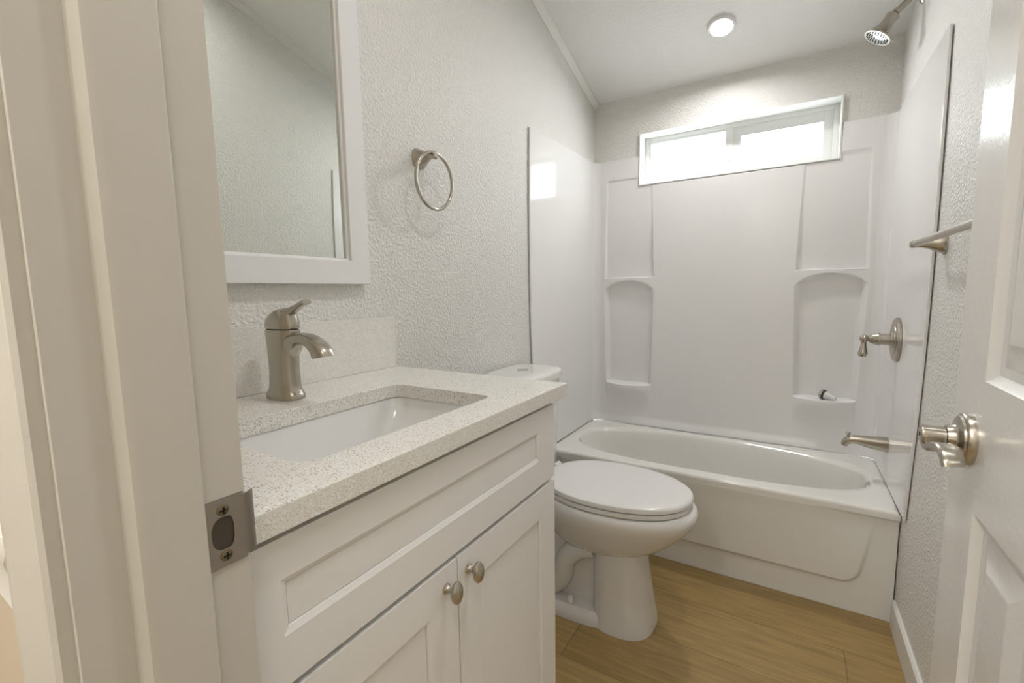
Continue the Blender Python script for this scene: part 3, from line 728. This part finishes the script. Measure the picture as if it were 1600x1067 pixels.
SX0, SX1, SY0, SY1 = 0.213, 0.491, 0.226, 0.657
def rrect(x0, x1, y0, y1, r, z, k=8):
    out = []
    for cx, cy, a in ((x1-r, y1-r, 0), (x0+r, y1-r, 90), (x0+r, y0+r, 180), (x1-r, y0+r, 270)):
        for i in range(k+1):
            t = math.radians(a + 90*i/k); out.append(Vector((cx+r*math.cos(t), cy+r*math.sin(t), z)))
    return out
def countertop():
    r = thing('countertop', (0.29, 0.46, CT-CTH), 'speckled off white quartz vanity top with cutout for the sink', 'countertop')
    k = 8; bm = bmesh.new()
    hole = lambda z, g=0.0: rrect(SX0-g, SX1+g, SY0-g, SY1+g, 0.028+g, z, k)
    X0, X1, Ya, Yb = 0.0015, CD, 0.0765, CE
    n = 4*(k+1)
    def outer(z, i=0.0):
        out = []
        h = hole(z); cx, cy = (SX0+SX1)/2, (SY0+SY1)/2
        cor = ((X1-i, Yb-i), (X0+i, Yb-i), (X0+i, Ya+i), (X1-i, Ya+i))
        for q in range(4):
            a = cor[(q-1) % 4]; c = cor[q]; b = cor[(q+1) % 4]
            for j in range(k+1):
                f = j/k
                # walk from the middle of the previous side over the corner to the middle of the next
                if f < 0.5: m = ((a[0]+c[0])/2, (a[1]+c[1])/2); g = f*2; p = (m[0]+(c[0]-m[0])*g*0.999, m[1]+(c[1]-m[1])*g*0.999)
                else: m = ((b[0]+c[0])/2, (b[1]+c[1])/2); g = (f-0.5)*2; p = (c[0]+(m[0]-c[0])*g*0.999, c[1]+(m[1]-c[1])*g*0.999)
                out.append(Vector((p[0], p[1], z)))
        return out
    zb, zt = CT-CTH, CT
    rings = [hole(zb), outer(zb, 0.0012), outer(zb+0.0012), outer(zt-0.0018), outer(zt-0.0005, 0.0005), outer(zt, 0.0018), hole(zt, 0.0012), hole(zt-0.0012), hole(zb)]
    loft(bm, rings, False, False); bmesh.ops.remove_doubles(bm, verts=bm.verts[:], dist=1e-6)
    link('counter_slab', bm, M['quartz'], r, 25)
    bm = bmesh.new(); box(bm, 0.0015, 0.0205, 0.0765, CE-0.002, CT+0.0002, CT+0.1487, 0.0012)
    link('backsplash', bm, M['quartz'], r, 25)
    # undermount basin
    s = thing('sink', ((SX0+SX1)/2, (SY0+SY1)/2, CT-CTH-0.14), 'white rectangular undermount sink basin set in the quartz top', 'sink')
    bm = bmesh.new(); z0 = CT-CTH-0.0004; g = 0.004
    def rg(i, z, rr, dx=0): return rrect(SX0-g+i+dx, SX1+g-i, SY0-g+i, SY1+g-i, rr, z, 8)
    def rg2(ix, iy, z, rr): return rrect(SX0-g+ix, SX1+g-ix, SY0-g+iy, SY1+g-iy, rr, z, 8)
    rings = [rg(-0.022, z0-0.012, 0.05), rg(-0.022, z0, 0.05), rg(0, z0, 0.030), rg(0.002, z0-0.004, 0.030), rg2(0.006, 0.010, z0-0.03, 0.032), rg2(0.016, 0.040, z0-0.075, 0.036),
             rg2(0.034, 0.080, z0-0.112, 0.042), rg2(0.055, 0.115, z0-0.126, 0.045), rg2(0.085, 0.155, z0-0.131, 0.045), rg2(0.115, 0.195, z0-0.133, 0.02)]
    loft(bm, rings, False, True); link('basin', bm, M['sink'], s, 50)
    bm = bmesh.new(); lathe(bm, [(0.022, 0), (0.022, 0.002), (0.018, 0.004), (0.006, 0.005)], ((SX0+SX1)/2, (SY0+SY1)/2, z0-0.1335), (0, 0, 1), 28)
    link('drain', bm, M['nickel'], s, 40)
countertop()

def faucet():
    y = 0.445; xc = 0.108; CT = 0.9886
    r = thing('faucet', (xc, y, CT), 'brushed nickel single lever faucet standing behind the sink', 'faucet')
    bm = bmesh.new(); N = 32
    # body
    rings = []
    for z, x, ax, ay in ((0, 0.107, 0.049, 0.030), (0.006, 0.107, 0.049, 0.030), (0.011, 0.107, 0.046, 0.0285), (0.018, 0.1075, 0.0405, 0.026), (0.030, 0.108, 0.0380, 0.0245), (0.060, 0.1085, 0.0370, 0.0235),
                         (0.090, 0.109, 0.0385, 0.0240), (0.112, 0.110, 0.0415, 0.0245), (0.130, 0.1105, 0.0440, 0.0250), (0.141, 0.1110, 0.0450, 0.0252), (0.1435, 0.1110, 0.0440, 0.0245)):
        rings.append(sup(N, x, y, ax, ay, 2.3, CT+z))
    loft(bm, rings); link('faucet_body', bm, M['nickel'], r, 40)
    # spout
    bm = bmesh.new()
    pts = [(0.112, 0.100, 0.0170, 0.034), (0.134, 0.1095, 0.0180, 0.0260), (0.150, 0.1195, 0.0186, 0.0168), (0.170, 0.1265, 0.0188, 0.0120), (0.192, 0.1265, 0.0185, 0.0110), (0.214, 0.1200, 0.0185, 0.0125), (0.230, 0.1090, 0.0185, 0.0160), (0.2375, 0.0990, 0.0185, 0.0200), (0.2395, 0.0935, 0.0185, 0.0225)]
    ps = spline(pts, 5)
    rings = []
    m = len(ps)
    for i, (x, z, w, h) in enumerate(ps):
        a, b = ps[max(0, i-1)], ps[min(m-1, i+1)]
        t = Vector((b[0]-a[0], 0, b[1]-a[1])).normalized(); u = Vector((-t.z, 0, t.x))
        if i > m-6: u = u.lerp(Vector((1, 0, 0.10)), (i-m+6)/6).normalized()
        ring = []
        for k in range(24):
            q = 2*PI*k/24; c, s = math.cos(q), math.sin(q); e = 2/2.8
            ring.append(Vector((x, y, CT+z)) + u*h*math.copysign(abs(c)**e, c) + Vector((0, 1, 0))*w*math.copysign(abs(s)**e, s))
        rings.append(ring)
    loft(bm, rings); link('spout', bm, M['nickel'], r, 40)
    # handle: domed cap flowing into a lever
    bm = bmesh.new(); rings = []
    for z, x, ax, ay in ((0.1462, 0.1110, 0.0440, 0.0245), (0.149, 0.1110, 0.0450, 0.0250), (0.156, 0.1110, 0.0445, 0.0248), (0.166, 0.113, 0.0405, 0.0235), (0.175, 0.117, 0.0340, 0.0205), (0.182, 0.122, 0.0255, 0.0165), (0.187, 0.128, 0.0140, 0.0100), (0.1885, 0.130, 0.004, 0.003)):
        rings.append(sup(N, x, y, ax, ay, 2.3, CT+z))
    loft(bm, rings)
    ps = spline([(0.106, 0.166, 0.020, 0.013), (0.128, 0.1775, 0.0165, 0.0120), (0.148, 0.1860, 0.0120, 0.0080), (0.168, 0.1945, 0.0092, 0.0052), (0.188, 0.2020, 0.0098, 0.0052), (0.198, 0.2045, 0.0102, 0.0050), (0.200, 0.2050, 0.0090, 0.0042)], 5)
    sweep(bm, [(x, y, CT+z-0.004) for x, z, _, _ in ps], [(w, h) for _, _, w, h in ps], (0, 0, 1), 20, 2.8)
    link('lever', bm, M['nickel'], r, 45)
    bm = bmesh.new(); rings = [sup(N, 0.1110, y, 0.0405, 0.022, 2.3, CT+z) for z in (0.143, 0.1465)]; loft(bm, rings); link('seam_ring', bm, M['black'], r)
faucet()

# ------------------------------------------------------------------ toilet
def toilet():
    yc = 1.435
    r = thing('toilet', (0.40, yc, 0), 'white two piece toilet with closed lid between vanity and tub', 'toilet')
    N = 72
    def egg(xb, xf, hw, z, e=2.15, split=0.46):
        xm = xb + (xf-xb)*split
        return sup(N, xm, yc, xf-xm, hw, e, z, xm-xb)
    bm = bmesh.new()
    # bowl
    loft(bm, [egg(0.22, 0.742, 0.165, 0.4655), egg(0.212, 0.758, 0.180, 0.4655), egg(0.205, 0.770, 0.190, 0.461), egg(0.202, 0.777, 0.195, 0.448), egg(0.203, 0.776, 0.194, 0.432), egg(0.208, 0.766, 0.188, 0.408),
              egg(0.22, 0.738, 0.173, 0.372), egg(0.235, 0.700, 0.152, 0.335), egg(0.25, 0.660, 0.130, 0.302), egg(0.27, 0.615, 0.105, 0.275), egg(0.30, 0.57, 0.075, 0.262)])
    # pedestal column with a rounded front
    def ped(xb, xf, hw, z): return sup(N, 0.52, yc, xf-0.52, hw, 2.7, z, 0.52-xb)
    loft(bm, [ped(0.425, 0.600, 0.100, 0.325), ped(0.425, 0.604, 0.103, 0.27), ped(0.428, 0.615, 0.108, 0.20), ped(0.43, 0.630, 0.115, 0.10), ped(0.43, 0.643, 0.121, 0.03), ped(0.43, 0.647, 0.123, 0.004), ped(0.43, 0.647, 0.123, 0.0005)])
    # foot plate and rear web
    def foot(hw, z, xf=0.56): return sup(N, 0.30, yc, xf-0.30, hw, 3.2, z, 0.20)
    loft(bm, [foot(0.126, 0.0005), foot(0.126, 0.018), foot(0.122, 0.040), foot(0.112, 0.052), foot(0.06, 0.056)])
    loft(bm, [sup(N, 0.30, yc, 0.18, 0.062, 3, z, 0.19) for z in (0.03, 0.20, 0.34)])
    # trapway bulge on both sides
    for s in (-1, 1):
        path = spline([(0.44, yc+s*0.060, 0.275), (0.38, yc+s*0.066, 0.255), (0.33, yc+s*0.068, 0.200), (0.315, yc+s*0.068, 0.130), (0.27, yc+s*0.066, 0.085), (0.20, yc+s*0.062, 0.10)], 6)
        sweep(bm, path, [(0.038, 0.046)]*len(path), (0, 1, 0), 24)
    # tank shelf
    loft(bm, [sup(N, 0.15, yc, 0.13, 0.120, 4, 0.39, 0.12), sup(N, 0.15, yc, 0.13, 0.165, 4, 0.43, 0.13), sup(N, 0.15, yc, 0.13, 0.170, 4, 0.463, 0.13)])
    link('bowl', bm, M['china'], r, 45)
    for s in (-1, 1):
        bm = bmesh.new(); lathe(bm, [(0.012, 0), (0.012, 0.010), (0.009, 0.022), (0.004, 0.026)], (0.36, yc+s*0.098, 0.054), (0, 0, 1), 20)
        link('bolt_cap', bm, M['white_plastic'], r, 45)
    # seat and lid
    bm = bmesh.new(); loft(bm, [egg(0.235, 0.752, 0.184, 0.4675), egg(0.231, 0.757, 0.188, 0.470), egg(0.231, 0.758, 0.189, 0.480), egg(0.235, 0.755, 0.186, 0.4850)])
    link('seat', bm, M['seat'], r, 40)
    bm = bmesh.new(); loft(bm, [egg(0.232, 0.756, 0.187, 0.4878), egg(0.228, 0.7605, 0.1905, 0.4905), egg(0.228, 0.7605, 0.1905, 0.4985), egg(0.231, 0.757, 0.1885, 0.5050), egg(0.239, 0.748, 0.182, 0.5090), egg(0.27, 0.715, 0.155, 0.5112), egg(0.35, 0.62, 0.09, 0.5125)])
    link('lid', bm, M['seat'], r, 40)
    for s in (-1, 1):
        bm = bmesh.new(); lathe(bm, [(0.013, -0.022), (0.013, 0.022)], (0.218, yc+s*0.085, 0.487), (0, 1, 0), 20); link('hinge', bm, M['seat'], r, 40)
    # tank with bowed front
    def tank(x1, hw, z, e=3.6): return sup(N, 0.11, yc, x1-0.11, hw, e, z, 0.098)
    bm = bmesh.new(); loft(bm, [tank(0.195, 0.165, 0.464), tank(0.200, 0.172, 0.48), tank(0.212, 0.184, 0.70), tank(0.216, 0.188, 0.848)])
    link('tank', bm, M['china'], r, 45)
    bm = bmesh.new(); loft(bm, [tank(0.221, 0.193, 0.8485), tank(0.226, 0.197, 0.852), tank(0.226, 0.197, 0.872), tank(0.222, 0.193, 0.881), tank(0.208, 0.180, 0.8875), tank(0.17, 0.14, 0.8895)])
    lid = link('tank_lid', bm, M['china'], r, 45)
    bm = bmesh.new(); lathe(bm, [(0.024, 0), (0.024, 0.003), (0.021, 0.0045), (0.004, 0.0045)], (0.112, yc, 0.8885), (0, 0, 1), 32); b = link('flush_button', bm, M['chrome'], lid, 40)
    b['label'] = 'round chrome flush button'
toilet()

# ------------------------------------------------------------------ downlights
def downlight(x, y, lens, label):
    n = Vector((0, -SLOPE, -1)).normalized(); c = Vector((x, y, ceil_z(y)))
    r = thing('downlight', c, label, 'ceiling light', 'recessed ceiling downlights')
    bm = bmesh.new(); lathe(bm, [(0.0590, 0.0), (0.0590, 0.005), (0.056, 0.0095), (0.049, 0.0115), (0.0455, 0.0105), (0.0437, 0.001)], c, n, 48, cap0=False, cap1=False); link('trim_ring', bm, M['white_plastic'], r, 40)
    bm = bmesh.new(); lathe(bm, [(0.0434, 0.0025), (0.035, 0.0032), (0.002, 0.0036)], c, n, 48, cap0=False); link('lens', bm, lens, r, 60)
downlight(0.700, 2.187, M['lens'], 'glowing round recessed light in the sloping ceiling above the tub')
downlight(1.000, 0.780, M['fill_lens'], 'added unseen round ceiling light for room fill, above the open door')  # extra fixture out of view, added to brighten the room
